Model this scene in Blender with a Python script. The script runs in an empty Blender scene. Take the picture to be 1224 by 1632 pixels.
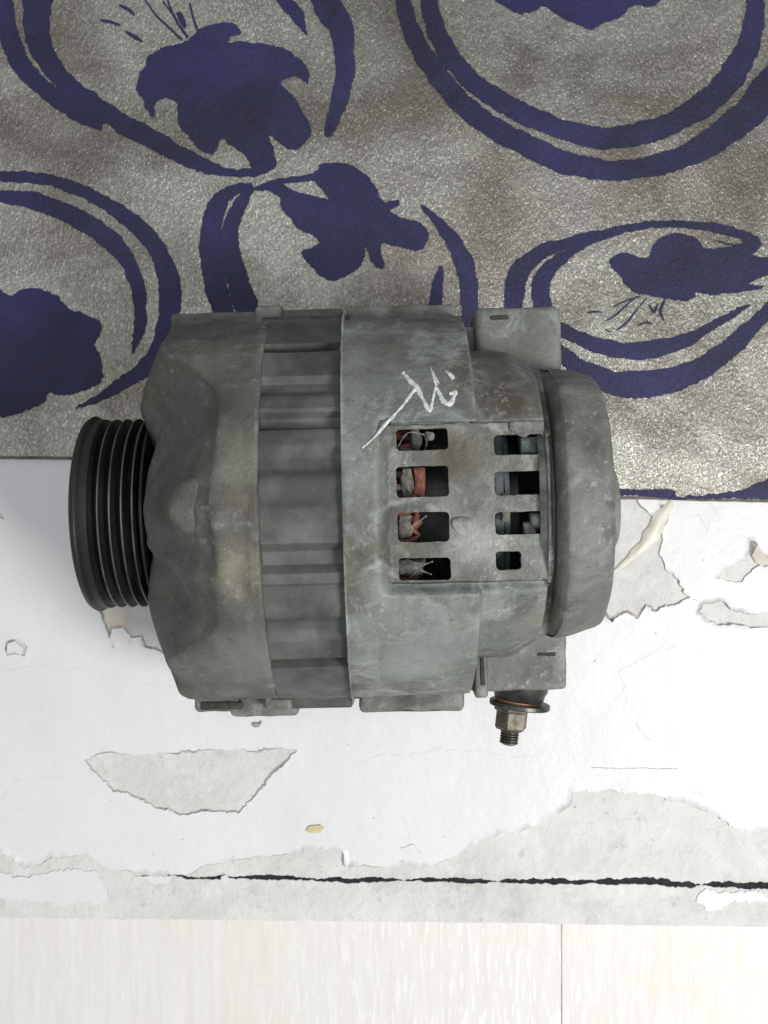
import bpy, bmesh, math, random
from mathutils import Vector, Matrix, noise
R = math.radians
rnd = random.Random(7)
sc = bpy.context.scene
col = sc.collection
CM = 0.01                       # every coordinate below is in centimetres
CAMZ, F, AX = 41.5, 1750.0, 6.5 # camera height, focal length in photo pixels, height of the shaft

# ------------------------------------------------------------------ camera, world, light
cam = bpy.data.cameras.new('camera'); camo = bpy.data.objects.new('camera', cam); col.objects.link(camo)
camo.location = (0, 0, CAMZ*CM); cam.sensor_fit = 'VERTICAL'; cam.angle = 2*math.atan(816/F)
cam.clip_start = 0.01; cam.clip_end = 20
sc.camera = camo
cam.dof.use_dof = True; cam.dof.focus_distance = .325; cam.dof.aperture_fstop = 22; cam.lens = 25.7; cam.sensor_height = 24; cam.angle = 2*math.atan(816/F)
w = bpy.data.worlds.new('World'); sc.world = w; w.use_nodes = True
w.node_tree.nodes['Background'].inputs[0].default_value = (0.93, 0.96, 1.0, 1)
w.node_tree.nodes['Background'].inputs[1].default_value = 0.43
def area(name, loc, size, power, color=(1, 1, 1), target=(0, 0, 0)):
    l = bpy.data.lights.new(name, 'AREA'); l.shape = 'DISK'; l.size = size; l.energy = power; l.color = color
    o = bpy.data.objects.new(name, l); col.objects.link(o); o.location = loc
    o.rotation_euler = (Vector(target)-Vector(loc)).to_track_quat('-Z', 'Y').to_euler()
    return o
area('room_lamp', (0.52, -0.27, 0.84), 0.30, 8.2, (1.0, 0.985, 0.95), (0.1, -0.08, 0))
area('ceiling_lamp', (-0.05, 0.12, 1.5), 0.5, 3.2, (0.96, 0.98, 1.0))
sc.view_settings.view_transform = 'Standard'; sc.view_settings.look = 'None'
sc.view_settings.exposure = 0.0; sc.view_settings.gamma = 1

# ------------------------------------------------------------------ materials
def mat(name):
    m = bpy.data.materials.new(name); m.use_nodes = True
    nt = m.node_tree; b = nt.nodes['Principled BSDF']
    return m, nt, b
class N:
    """small node helper"""
    def __init__(s, nt): s.nt = nt; s.tc = nt.nodes.new('ShaderNodeTexCoord')
    def map(s, scale=(1, 1, 1), rot=(0, 0, 0), loc=(0, 0, 0)):
        n = s.nt.nodes.new('ShaderNodeMapping'); n.inputs['Scale'].default_value = scale
        n.inputs['Rotation'].default_value = rot; n.inputs['Location'].default_value = loc
        s.nt.links.new(s.tc.outputs['Object'], n.inputs['Vector']); return n.outputs[0]
    def noise(s, scale, detail=4, rough=.55, vec=None, dist=0):
        n = s.nt.nodes.new('ShaderNodeTexNoise'); n.inputs['Scale'].default_value = scale
        n.inputs['Detail'].default_value = detail; n.inputs['Roughness'].default_value = rough
        n.inputs['Distortion'].default_value = dist
        s.nt.links.new(vec if vec is not None else s.tc.outputs['Object'], n.inputs['Vector']); return n.outputs['Fac']
    def ramp(s, f, stops):
        n = s.nt.nodes.new('ShaderNodeValToRGB'); e = n.color_ramp.elements
        while len(e) < len(stops): e.new(.5)
        for k, (p, c) in enumerate(stops):
            e[k].position = p; e[k].color = (*c, 1) if isinstance(c, tuple) else (c, c, c, 1)
        s.nt.links.new(f, n.inputs[0]); return n.outputs[0]
    def mix(s, f, a, b, mode='MIX'):
        n = s.nt.nodes.new('ShaderNodeMix'); n.data_type = 'RGBA'; n.blend_type = mode
        for sock, v in ((n.inputs[0], f), (n.inputs[6], a), (n.inputs[7], b)):
            if isinstance(v, (int, float)): sock.default_value = v
            elif isinstance(v, tuple): sock.default_value = (*v, 1)
            else: s.nt.links.new(v, sock)
        return n.outputs[2]
    def math(s, op, a, b=0.0):
        n = s.nt.nodes.new('ShaderNodeMath'); n.operation = op
        for sock, v in ((n.inputs[0], a), (n.inputs[1], b)):
            if isinstance(v, (int, float)): sock.default_value = v
            else: s.nt.links.new(v, sock)
        return n.outputs[0]
    def blob(s, c, r, soft=.6):
        """mask of a soft patch of radius r (cm) round local point c (cm)"""
        g = s.nt.nodes.new('ShaderNodeVectorMath'); g.operation = 'DISTANCE'
        s.nt.links.new(s.tc.outputs['Object'], g.inputs[0]); g.inputs[1].default_value = [v*CM for v in c]
        d = s.math('ADD', g.outputs['Value'], s.math('MULTIPLY', s.math('SUBTRACT', s.noise(90, 5, .65), .5), r*CM*1.6))
        n = s.nt.nodes.new('ShaderNodeMapRange'); s.nt.links.new(d, n.inputs[0])
        n.inputs[1].default_value = r*CM; n.inputs[2].default_value = r*CM*(1-soft)
        return n.outputs[0]
    def bump(s, h, strength, dist, prev=None):
        n = s.nt.nodes.new('ShaderNodeBump'); n.inputs['Strength'].default_value = strength
        n.inputs['Distance'].default_value = dist*CM; s.nt.links.new(h, n.inputs['Height'])
        if prev is not None: s.nt.links.new(prev, n.inputs['Normal'])
        return n.outputs[0]
def put(nt, b, color=None, rough=None, normal=None, metal=None, spec=None):
    for k, v in (('Base Color', color), ('Roughness', rough), ('Normal', normal), ('Metallic', metal), ('Specular IOR Level', spec)):
        if v is None: continue
        if isinstance(v, (int, float)): b.inputs[k].default_value = v
        elif isinstance(v, tuple): b.inputs[k].default_value = (*v, 1)
        else: nt.links.new(v, b.inputs[k])

def cast_metal(name, base, pale, dark, pale_amt=(.52, .72), dark_amt=(.5, .7), blobs=(), rough=.62, metal=.25, bell=None, wear_creases=True):
    m, nt, b = mat(name); n = N(nt)
    c = n.mix(n.ramp(n.noise(38, 6, .6), [(.35, 0.0), (.65, 1.0)]), tuple(v*.86 for v in base), tuple(v*1.42 for v in base))
    c = n.mix(n.ramp(n.noise(24, 5, .6, n.map(loc=(2, 6, 8)), .8), [(.50, 0.0), (.66, .7)]), c, tuple(v*k for v, k in zip(base, (.62, .56, .48))))
    c = n.mix(n.ramp(n.noise(55, 7, .68, n.map(loc=(3, 1, 2)), .6), [(dark_amt[0], 0.0), (dark_amt[1], 1.0)]), c, dark)
    c = n.mix(n.ramp(n.noise(75, 8, .72, n.map(loc=(7, 5, 1)), .9), [(pale_amt[0], 0.0), (pale_amt[1], .85)]), c, pale)
    for ce, r, cc, a in blobs:
        c = n.mix(n.math('MULTIPLY', n.blob(ce, r, .8), a), c, cc)
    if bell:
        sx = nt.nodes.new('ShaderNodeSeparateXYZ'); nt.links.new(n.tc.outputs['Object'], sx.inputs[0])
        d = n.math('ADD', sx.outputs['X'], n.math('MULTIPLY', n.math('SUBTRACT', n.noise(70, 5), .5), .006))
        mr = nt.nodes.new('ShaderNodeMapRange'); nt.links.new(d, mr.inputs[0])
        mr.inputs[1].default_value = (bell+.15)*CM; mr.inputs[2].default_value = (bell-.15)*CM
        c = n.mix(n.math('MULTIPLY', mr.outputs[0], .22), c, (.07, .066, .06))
    c = n.mix(n.math('MULTIPLY', n.ramp(n.noise(420, 4, .75), [(.56, 0.0), (.74, .7)]), n.ramp(n.noise(40, 4, .6, n.map(loc=(9, 2, 6))), [(.45, .1), (.62, 1.0)])), c, tuple(min(1, v*1.5) for v in pale))
    if wear_creases:
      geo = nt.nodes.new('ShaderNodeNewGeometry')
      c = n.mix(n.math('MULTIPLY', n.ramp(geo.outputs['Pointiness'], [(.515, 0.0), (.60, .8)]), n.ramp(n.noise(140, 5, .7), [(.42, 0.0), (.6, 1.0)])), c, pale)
      c = n.mix(n.ramp(geo.outputs['Pointiness'], [(.40, .6), (.485, 0.0)]), c, tuple(v*.6 for v in dark))  # concave creases get a darker tone
    c = n.mix(n.ramp(n.noise(300, 4, .7, n.map(loc=(2, 9, 4))), [(.6, 0.0), (.8, .6)]), c, tuple(v*.6 for v in dark))
    h = n.bump(n.noise(260, 6, .7), .6, .07); h = n.bump(n.noise(85, 5, .65), .45, .12, h)
    h = n.bump(n.noise(900, 3, .6), .6, .03, h)
    put(nt, b, c, n.ramp(n.noise(60, 4), [(.3, rough-.12), (.7, rough+.15)]), h, metal, .4)
    return m
GREY = (.150, .155, .142); PALE = (.36, .385, .365); DARK = (.070, .066, .058); BROWN = (.085, .070, .052)
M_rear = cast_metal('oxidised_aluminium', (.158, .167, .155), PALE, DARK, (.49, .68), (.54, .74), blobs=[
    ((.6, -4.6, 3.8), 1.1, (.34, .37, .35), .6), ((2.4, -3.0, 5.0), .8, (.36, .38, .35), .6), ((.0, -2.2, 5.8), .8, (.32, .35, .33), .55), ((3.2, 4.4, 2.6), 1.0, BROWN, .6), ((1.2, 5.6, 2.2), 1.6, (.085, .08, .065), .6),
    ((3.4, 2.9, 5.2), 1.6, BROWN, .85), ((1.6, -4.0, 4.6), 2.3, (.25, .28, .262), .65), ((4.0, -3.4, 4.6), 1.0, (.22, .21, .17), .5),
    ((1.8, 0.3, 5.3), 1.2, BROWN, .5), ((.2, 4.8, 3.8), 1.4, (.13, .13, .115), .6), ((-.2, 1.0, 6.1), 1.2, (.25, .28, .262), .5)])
M_grille = cast_metal('dusty_grille_aluminium', (.156, .162, .15), (.38, .39, .365), DARK, (.50, .70), (.5, .72), blobs=[
    ((1.9, 1.3, 5.2), 1.1, BROWN, .8), ((2.4, -1.0, 5.2), .9, (.34, .34, .31), .7), ((2.4, -1.9, 5.2), .55, (.12, .11, .10), .8), ((1.2, -1.9, 5.2), .6, (.14, .135, .12), .6)], wear_creases=False)
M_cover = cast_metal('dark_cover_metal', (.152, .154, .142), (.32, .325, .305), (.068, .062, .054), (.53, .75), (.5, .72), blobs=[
    ((5.6, 2.9, 4.4), .9, (.21, .205, .18), .7), ((5.6, 1.6, 5.5), .9, (.07, .065, .056), .75), ((5.6, -.6, 5.9), .9, (.19, .185, .165), .6), ((5.9, -3.4, 3.6), .9, (.17, .17, .155), .5)])  # lighter and darker patches put the facets' shading into the colour
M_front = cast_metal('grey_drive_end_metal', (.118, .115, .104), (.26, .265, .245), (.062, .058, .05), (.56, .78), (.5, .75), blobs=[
    ((-6.4, 5.4, 1), .8, (.09, .045, .035), .8), ((-5.2, 5.2, 2.6), 2.2, (.075, .072, .062), .75), ((-6.0, -4.4, 3.6), 1.2, (.16, .16, .145), .6), ((-4.6, -5.4, 2.6), .9, (.21, .21, .19), .6), ((-4.0, -1.7, 6.0), .9, (.24, .23, .16), .6), ((-4.1, 1.4, 6.0), 1.3, (.19, .19, .155), .7),  # dark brown patch on the upper lug paints its side away from the lamp
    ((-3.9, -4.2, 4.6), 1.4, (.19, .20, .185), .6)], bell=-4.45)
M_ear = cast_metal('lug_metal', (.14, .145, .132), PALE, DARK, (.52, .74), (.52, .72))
# laminated stator: fine lines across the shaft, grime
m, nt, b = mat('laminated_steel'); n = N(nt)
lam = n.noise(1, 2, .5, n.map(scale=(3200, 25, 25)))
c = n.mix(n.ramp(n.noise(45, 6, .65), [(.4, 0.0), (.65, 1.0)]), (.062, .065, .064), (.145, .15, .145))
c = n.mix(n.ramp(n.noise(30, 6, .7, n.map(loc=(4, 4, 4))), [(.52, 0.0), (.68, .8)]), c, (.066, .055, .04))
c = n.mix(n.ramp(n.noise(160, 6, .7, n.map(loc=(1, 2, 4))), [(.6, 0.0), (.75, .6)]), c, (.19, .195, .18))
put(nt, b, c, .6, n.bump(n.noise(250, 5, .7), .4, .03, n.bump(lam, .05, .004)), .25, .4); M_stator = m
m, nt, b = mat('black_pulley_coating'); n = N(nt)
c = n.mix(n.ramp(n.noise(60, 5, .6), [(.4, 0.0), (.75, 1.0)]), (.006, .006, .006), (.018, .017, .015))
put(nt, b, c, n.ramp(n.noise(80, 4), [(.3, .42), (.7, .62)]), n.bump(n.noise(500, 4), .15, .02), .1, .5); M_pulley = m
m, nt, b = mat('groove_highlight'); n = N(nt)
put(nt, b, n.mix(n.ramp(n.noise(70, 5), [(.35, 0.0), (.7, 1.0)]), (.05, .05, .047), (.20, .20, .19)), .42, None, .6); M_rib = m  # lighter metal colour paints the highlight along the ridge crests
def simple(name, c1, c2, rough, metal=0, scale=200, bumpd=.02, spec=.5):
    m, nt, b = mat(name); n = N(nt)
    put(nt, b, n.mix(n.ramp(n.noise(scale, 5, .65), [(.38, 0.0), (.66, 1.0)]), c1, c2), rough, n.bump(n.noise(scale*3, 4), .5, bumpd), metal, spec)
    return m
M_black = simple('black_plastic', (.012, .012, .012), (.035, .033, .03), .45)
M_copper = simple('lacquered_copper', (.15, .045, .028), (.27, .10, .07), .6, .15, 400)
M_wire = simple('dusty_wire', (.075, .07, .06), (.20, .19, .165), .8, 0, 500)
M_fluff = simple('grey_dust_fluff', (.11, .105, .092), (.26, .25, .225), .95, 0, 500)
M_slip = simple('blue_grey_steel', (.06, .072, .076), (.14, .165, .17), .4, .5, 200)
M_bolt = simple('stained_bolt_steel', (.075, .062, .045), (.21, .195, .16), .55, .5, 250)
M_thread = simple('dark_stud_steel', (.05, .048, .042), (.14, .13, .11), .45, .6, 300)
M_washer = simple('dark_washer_steel', (.035, .033, .03), (.10, .095, .085), .4, .6, 260)
M_ring = simple('copper_ring_metal', (.40, .20, .12), (.55, .33, .22), .45, .6, 260)
M_chalk = simple('white_paint_marker', (.42, .43, .44), (.72, .74, .75), .7, 0, 700)
M_slot = simple('dark_slot_shade', (.02, .019, .017), (.06, .055, .05), .8, 0, 300)  # dark colour on solid boxes stands in for the shade inside slots
# white paint
m, nt, b = mat('white_wall_paint'); n = N(nt)
c = n.mix(n.ramp(n.noise(9, 5, .6), [(.35, 0.0), (.7, 1.0)]), (.70, .695, .70), (.77, .765, .768))
c = n.mix(n.ramp(n.noise(28, 8, .75, n.map(loc=(5, 3, 0)), .4), [(.60, 0.0), (.78, .42)]), c, (.60, .59, .58))
c = n.mix(n.ramp(n.noise(260, 3, .6, n.map(loc=(1, 7, 0))), [(.735, 0.0), (.78, .5)]), c, (.38, .36, .33))
h = n.bump(n.noise(120, 5, .6), .3, .04); h = n.bump(n.noise(22, 6, .6), .6, .28, h)
put(nt, b, c, .42, h, 0, .4); M_paint = m
# bare plaster
m, nt, b = mat('bare_plaster'); n = N(nt)
c = n.mix(n.ramp(n.noise(22, 7, .65), [(.35, 0.0), (.68, 1.0)]), (.60, .585, .565), (.71, .70, .685))
c = n.mix(n.ramp(n.noise(60, 8, .75, n.map(loc=(2, 3, 0)), .5), [(.48, 0.0), (.66, .8)]), c, (.75, .745, .74))
c = n.mix(n.ramp(n.noise(45, 6, .75, n.map(loc=(9, 1, 0))), [(.54, 0.0), (.74, .7)]), c, (.43, .41, .37))
c = n.mix(n.ramp(n.noise(160, 5, .75, n.map(loc=(4, 6, 0))), [(.60, 0.0), (.72, .6)]), c, (.34, .32, .29))
put(nt, b, c, .85, n.bump(n.noise(180, 7, .7), .8, .09, n.bump(n.noise(35, 6, .65), .8, .3)), 0, .2); M_plaster = m
M_edge_grey = simple('paint_edge_grey', (.27, .255, .235), (.50, .48, .46), .9, 0, 220)
M_beige = simple('beige_undercoat', (.60, .55, .47), (.70, .66, .60), .85, 0, 120)
M_deep = simple('dark_crack_shade', (.010, .011, .014), (.03, .03, .032), .95, 0, 300)  # near-black colour paints the shade deep in the crack
M_yellow = simple('dry_yellow_glue', (.52, .47, .25), (.68, .64, .44), .5, 0, 250)
M_string = simple('dry_translucent_glue', (.60, .58, .48), (.72, .71, .64), .4, 0, 120)
# laminate floor
m, nt, b = mat('pale_wood_laminate'); n = N(nt)
g1 = n.noise(1, 5, .6, n.map(scale=(260, 16, 1))); g2 = n.noise(1, 3, .5, n.map(scale=(620, 75, 1), loc=(3, 2, 0)))
c = n.mix(n.ramp(g1, [(.3, 0.0), (.7, 1.0)]), (.71, .685, .64), (.77, .755, .73))
sx = nt.nodes.new('ShaderNodeSeparateXYZ'); nt.links.new(n.tc.outputs['Object'], sx.inputs[0])
wm = nt.nodes.new('ShaderNodeMapRange'); nt.links.new(sx.outputs['X'], wm.inputs[0])
wm.inputs[1].default_value = -.07; wm.inputs[2].default_value = .06; wm.inputs[3].default_value = .22; wm.inputs[4].default_value = .8
c = n.mix(n.math('MULTIPLY', n.ramp(g2, [(.54, 0.0), (.62, 1.0)]), wm.outputs[0]), c, (.88, .872, .85))  # pale streaks paint reflections off the embossed grain into the colour
c = n.mix(n.ramp(n.noise(14, 4, .6, n.map(scale=(1, .5, 1))), [(.5, 0.0), (.72, .45)]), c, (.66, .61, .50))
put(nt, b, c, n.ramp(g2, [(.45, .5), (.6, .3)]), n.bump(g2, .4, .02), 0, .4); M_floor = m
# rug: silvery short pile, diagonal lay
def rug_mat(name, a, bb, glint, gl_amt, rough, sheen, metal=0):
    m, nt, b = mat(name); n = N(nt)
    fib = n.noise(1, 3, .6, n.map(scale=(1150, 700, 800), rot=(0, 0, R(-32))), .8)
    fib2 = n.noise(1, 5, .7, n.map(scale=(520, 330, 400), rot=(0, 0, R(-28)), loc=(4, 4, 0)), .5)
    c = n.mix(n.ramp(n.noise(22, 6, .62), [(.3, 0.0), (.7, 1.0)]), a, bb)
    c = n.mix(n.ramp(n.noise(48, 6, .7, n.map(loc=(6, 2, 0))), [(.48, 0.0), (.66, .5)]), c, tuple(v*k for v, k in zip(a, (.66, .62, .62))))
    c = n.mix(n.ramp(n.noise(11, 3, .6, n.map(loc=(1, 8, 0))), [(.45, 0.0), (.7, .35)]), c, tuple(v*k for v, k in zip(a, (1.12, .98, .92))))
    c = n.mix(n.ramp(n.noise(9, 3, .6, n.map(loc=(7, 3, 0))), [(.42, 0.0), (.62, .45)]), c, tuple(v*k for v, k in zip(a, (.92, 1.0, .92))))
    c = n.mix(n.ramp(fib2, [(.35, .0), (.7, .55)]), c, tuple(v*.7 for v in a))
    c = n.mix(n.math('MULTIPLY', n.ramp(fib, [(.5, 0.0), (.72, gl_amt)]), n.ramp(n.noise(20, 5, .65, n.map(loc=(8, 8, 0))), [(.36, .25), (.62, 1.0)])), c, glint)
    c = n.mix(n.ramp(n.noise(13, 5, .6, n.map(scale=(1, 1.3, 1), loc=(2.3, .7, 0)), .7), [(.42, 0.0), (.60, 1.0)]), c, n.mix(1.0, c, (.56, .53, .51), 'MULTIPLY'))
    c = n.mix(n.ramp(n.noise(90, 4, .7, n.map(loc=(5, .7, 0))), [(.5, 0.0), (.72, .6)]), c, n.mix(1.0, c, (.72, .70, .70), 'MULTIPLY'))
    h = n.bump(fib, .8, .04); h = n.bump(fib2, .6, .05, h); h = n.bump(n.noise(30, 5), .4, .15, h)
    put(nt, b, c, rough, h, metal, .5)
    b.inputs['Sheen Weight'].default_value = sheen; b.inputs['Sheen Roughness'].default_value = .4
    return m
M_rug = rug_mat('silver_beige_pile', (.315, .30, .27), (.45, .445, .405), (.86, .85, .79), .65, .30, .1, .82)
M_navy = rug_mat('navy_pile', (.009, .008, .055), (.016, .014, .105), (.026, .024, .15), .35, .6, .10)
nt = M_navy.node_tree; b = nt.nodes['Principled BSDF']; n = N(nt); src = b.inputs['Base Color'].links[0].from_socket
put(nt, b, n.mix(n.ramp(n.noise(17, 6, .65, n.map(loc=(3, 3, 0)), .5), [(.48, 0.0), (.74, .6)]), src, (.030, .028, .13)))  # lighter patches put a velvet sheen into the navy colour
M_hem = simple('dark_rug_edge', (.10, .085, .075), (.22, .19, .17), .9, 0, 300)

# ------------------------------------------------------------------ helpers
def link_mesh(name, me, material, parent=None, smooth=40):
    o = bpy.data.objects.new(name, me); col.objects.link(o)
    if material: 
        me.materials.clear(); me.materials.append(material)
    if smooth:
        for p in me.polygons: p.use_smooth = True
        me.set_sharp_from_angle(angle=R(smooth))
    if parent: o.parent = parent
    return o
def from_bm(name, bm, material, parent=None, smooth=40, recalc=True):
    if recalc: bmesh.ops.recalc_face_normals(bm, faces=bm.faces)
    bmesh.ops.scale(bm, vec=(CM, CM, CM), verts=bm.verts)
    me = bpy.data.meshes.new(name); bm.to_mesh(me); bm.free()
    return link_mesh(name, me, material, parent, smooth)
def tag(o, label=None, cat=None, group=None, kind=None):
    for k, v in (('label', label), ('category', cat), ('group', group), ('kind', kind)):
        if v: o[k] = v
    return o
def W(px, py, z=0.0):
    """photo pixel -> world point (cm) at height z"""
    s = (CAMZ-z)/F
    return ((px-612)*s, (816-py)*s)
def jag(pts, step=.25, amp=.05, seed=0, closed=True):
    out = []; k = len(pts)
    for i in range(k if closed else k-1):
        a = Vector(pts[i]); b_ = Vector(pts[(i+1) % k]); d = (b_-a).length; m_ = max(1, int(d/step))
        for j in range(m_):
            p = a.lerp(b_, j/m_)
            q = Vector((p.x*1.7, p.y*1.7, seed*3.1)); q2 = q*3.7
            p = p + Vector((noise.noise(q), noise.noise(q+Vector((9, 9, 9)))))*amp*1.3 + Vector((noise.noise(q2), noise.noise(q2+Vector((5, 5, 5)))))*amp*.8
            q3 = q*9.1; p = p + Vector((noise.noise(q3), noise.noise(q3+Vector((3, 5, 7)))))*amp*.75
            out.append((p.x, p.y))
    if not closed: out.append(tuple(pts[-1]))
    return out
def smooth_poly(pts, it=1):
    for _ in range(it):
        out = []
        for i in range(len(pts)):
            a, b_ = pts[i], pts[(i+1) % len(pts)]
            out += [(a[0]*.78+b_[0]*.22, a[1]*.78+b_[1]*.22), (a[0]*.22+b_[0]*.78, a[1]*.22+b_[1]*.78)]
        pts = out
    return pts
def sheet(name, loops, z0, z1, material, parent=None, bevel=0.0, smooth=40):
    """filled outline(s) with holes, in cm, between heights z0 and z1"""
    cu = bpy.data.curves.new(name, 'CURVE'); cu.dimensions = '2D'; cu.fill_mode = 'BOTH'
    for lp in loops:
        sp = cu.splines.new('POLY'); sp.points.add(len(lp)-1); sp.use_cyclic_u = True
        for k, (x, y) in enumerate(lp): sp.points[k].co = (x*CM, y*CM, 0, 1)
    cu.extrude = max(1e-6, ((z1-z0)/2-bevel)*CM); cu.bevel_depth = bevel*CM; cu.bevel_resolution = 1
    if bevel: cu.offset = -bevel*CM
    t = bpy.data.objects.new('tmp', cu); col.objects.link(t)
    bpy.context.view_layer.update()
    me = bpy.data.meshes.new_from_object(t.evaluated_get(bpy.context.evaluated_depsgraph_get()))
    bpy.data.objects.remove(t); bpy.data.curves.remove(cu)
    me.name = name
    for v in me.vertices: v.co.z += (z0+z1)/2*CM
    return link_mesh(name, me, material, parent, smooth)
def catmull(pts, n=8):
    out = []; P = [pts[0]]+list(pts)+[pts[-1]]
    for i in range(1, len(P)-2):
        for j in range(n):
            t = j/n; r = []
            for a, b_, c_, d in zip(P[i-1], P[i], P[i+1], P[i+2]):
                r.append(.5*((2*b_)+(-a+c_)*t+(2*a-5*b_+4*c_-d)*t*t+(-a+3*b_-3*c_+d)*t**3))
            out.append(tuple(r))
    out.append(tuple(pts[-1])); return out
def ribbon(pts):
    """outline of a tapering stroke; pts = (x, y, width)"""
    c = catmull(pts); L_, R_ = [], []
    for i, (x, y, wd) in enumerate(c):
        a = c[max(0, i-1)]; b_ = c[min(len(c)-1, i+1)]
        d = Vector((b_[0]-a[0], b_[1]-a[1])); d.normalize() if d.length else None
        nx, ny = -d.y, d.x
        L_.append((x+nx*wd/2, y+ny*wd/2)); R_.append((x-nx*wd/2, y-ny*wd/2))
    return L_+R_[::-1]
def tube(bm, pts, rad, seg=8, cap=True):
    rings = []
    for i, p in enumerate(pts):
        p = Vector(p); a = Vector(pts[max(0, i-1)]); b_ = Vector(pts[min(len(pts)-1, i+1)])
        d = (b_-a).normalized(); u = d.orthogonal().normalized() if abs(d.z) > .9 else d.cross(Vector((0, 0, 1))).normalized(); v = d.cross(u)
        r = rad[i] if isinstance(rad, (list, tuple)) else rad
        rings.append([bm.verts.new(p+(u*math.cos(t*2*math.pi/seg)+v*math.sin(t*2*math.pi/seg))*r) for t in range(seg)])
    for a, b_ in zip(rings, rings[1:]):
        for k in range(seg): bm.faces.new((a[k], a[(k+1) % seg], b_[(k+1) % seg], b_[k]))
    if cap:
        bm.faces.new(rings[0]); bm.faces.new(rings[-1])
def lathe(bm, prof, seg=96, axis='x', origin=(0, 0, 0), fn=None, close=False):
    """prof = list of (position along axis, radius)"""
    rings = []
    for (x, r) in prof:
        ring = []
        for k in range(seg):
            t = 2*math.pi*k/seg; rr = r if fn is None else fn(x, r, t)
            y, z = rr*math.sin(t), rr*math.cos(t)
            v = (x, y, z) if axis == 'x' else (y, x, z) if axis == 'y' else (y, z, x)
            ring.append(bm.verts.new(Vector(v)+Vector(origin)))
        rings.append(ring)
    for a, b_ in zip(rings, rings[1:]):
        for k in range(seg): bm.faces.new((a[k], a[(k+1) % seg], b_[(k+1) % seg], b_[k]))
    if close:
        bm.faces.new(rings[0]); bm.faces.new(rings[-1])
def rbox(bm, lo, hi, bev=.12, seg=2):
    r = bmesh.ops.create_cube(bm, size=1)
    vs = r['verts']; c = [(a+b_)/2 for a, b_ in zip(lo, hi)]; s = [b_-a for a, b_ in zip(lo, hi)]
    for v in vs: v.co = Vector((v.co.x*s[0]+c[0], v.co.y*s[1]+c[1], v.co.z*s[2]+c[2]))
    es = list({e for v in vs for e in v.link_edges})
    bmesh.ops.bevel(bm, geom=es, offset=bev, segments=seg, affect='EDGES', profile=.5)
def rough_verts(bm, amp, f=1.6):
    for v in bm.verts:
        q = v.co*f
        v.co += Vector((noise.noise(q), noise.noise(q+Vector((7, 0, 0))), noise.noise(q+Vector((0, 9, 0)))))*amp
def sstep(a, b_, x):
    t = max(0, min(1, (x-a)/(b_-a))); return t*t*(3-2*t)
def lerp(a, b_, t): return a+(b_-a)*t

# ------------------------------------------------------------------ the setting: floor, ledge, paint
floor = bpy.data.objects.new('floor', None); col.objects.link(floor); floor['kind'] = 'structure'
FZ = -3.0
for x0, x1, sd in ((-18.1, 7.18, 0), (7.21, 34, 1), (-44, -18.13, 2)):
    bm = bmesh.new(); rbox(bm, (x0, -60, FZ-1), (x1, -10, FZ), .025, 1)
    p = from_bm('plank', bm, M_floor, floor, 30)
bm = bmesh.new(); rbox(bm, (-45, -60, FZ-2), (35, -10, FZ-.06), .02, 1); from_bm('subfloor', bm, M_edge_grey, floor)

crack_top = [(-420, 1384), (-100, 1392), (150, 1398), (275, 1394), (300, 1397), (340, 1396), (362, 1396), (385, 1395), (420, 1395), (470, 1397), (505, 1400), (545, 1399), (612, 1398), (655, 1402), (690, 1398), (730, 1400), (810, 1403), (850, 1399), (880, 1398), (910, 1403), (960, 1400), (1040, 1399), (1075, 1404), (1100, 1404), (1118, 1410), (1140, 1405), (1160, 1404), (1190, 1407), (1224, 1406), (1400, 1410), (1640, 1414)]
crack_gap = [0, 0, 0, 1, 6, 7, 2, 6, 9, 10, 5, 11, 10, 5, 11, 10, 5, 13, 14, 9, 13, 15, 15, 15, 5, 12, 13, 12, 15, 15, 15]
ct = [W(x, y) for x, y in crack_top]; cb = [W(x, y+g) for (x, y), g in zip(crack_top, [g*.78 for g in crack_gap])]
def jl(pts, seed, amp=.055): return jag(pts, .07, amp, seed, closed=False)
ledge_top = [W(-420, -420), W(1640, -420)]
ledge = sheet('ledge', [jl(ct, 3)+ledge_top[::-1]], -3.4, 0, M_plaster, None, 0.0, 30)
ledge['kind'] = 'structure'
edge_pts = [W(-420, 1455), W(0, 1463), W(300, 1466), W(612, 1469), W(900, 1473), W(1224, 1478), W(1640, 1484)]
trim = sheet('edging_strip', [jl(cb, 5)+jag(edge_pts, .3, .03, 8, closed=False)[::-1]], -3.0, -.02, M_plaster, ledge, 0.0, 30)
bm = bmesh.new(); rbox(bm, (W(-410, 0)[0], W(0, 1440)[1], -3.3), (W(1630, 0)[0], W(0, 1380)[1], -.10), .01, 1)
from_bm('crack_bottom', bm, M_deep, ledge)

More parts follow.
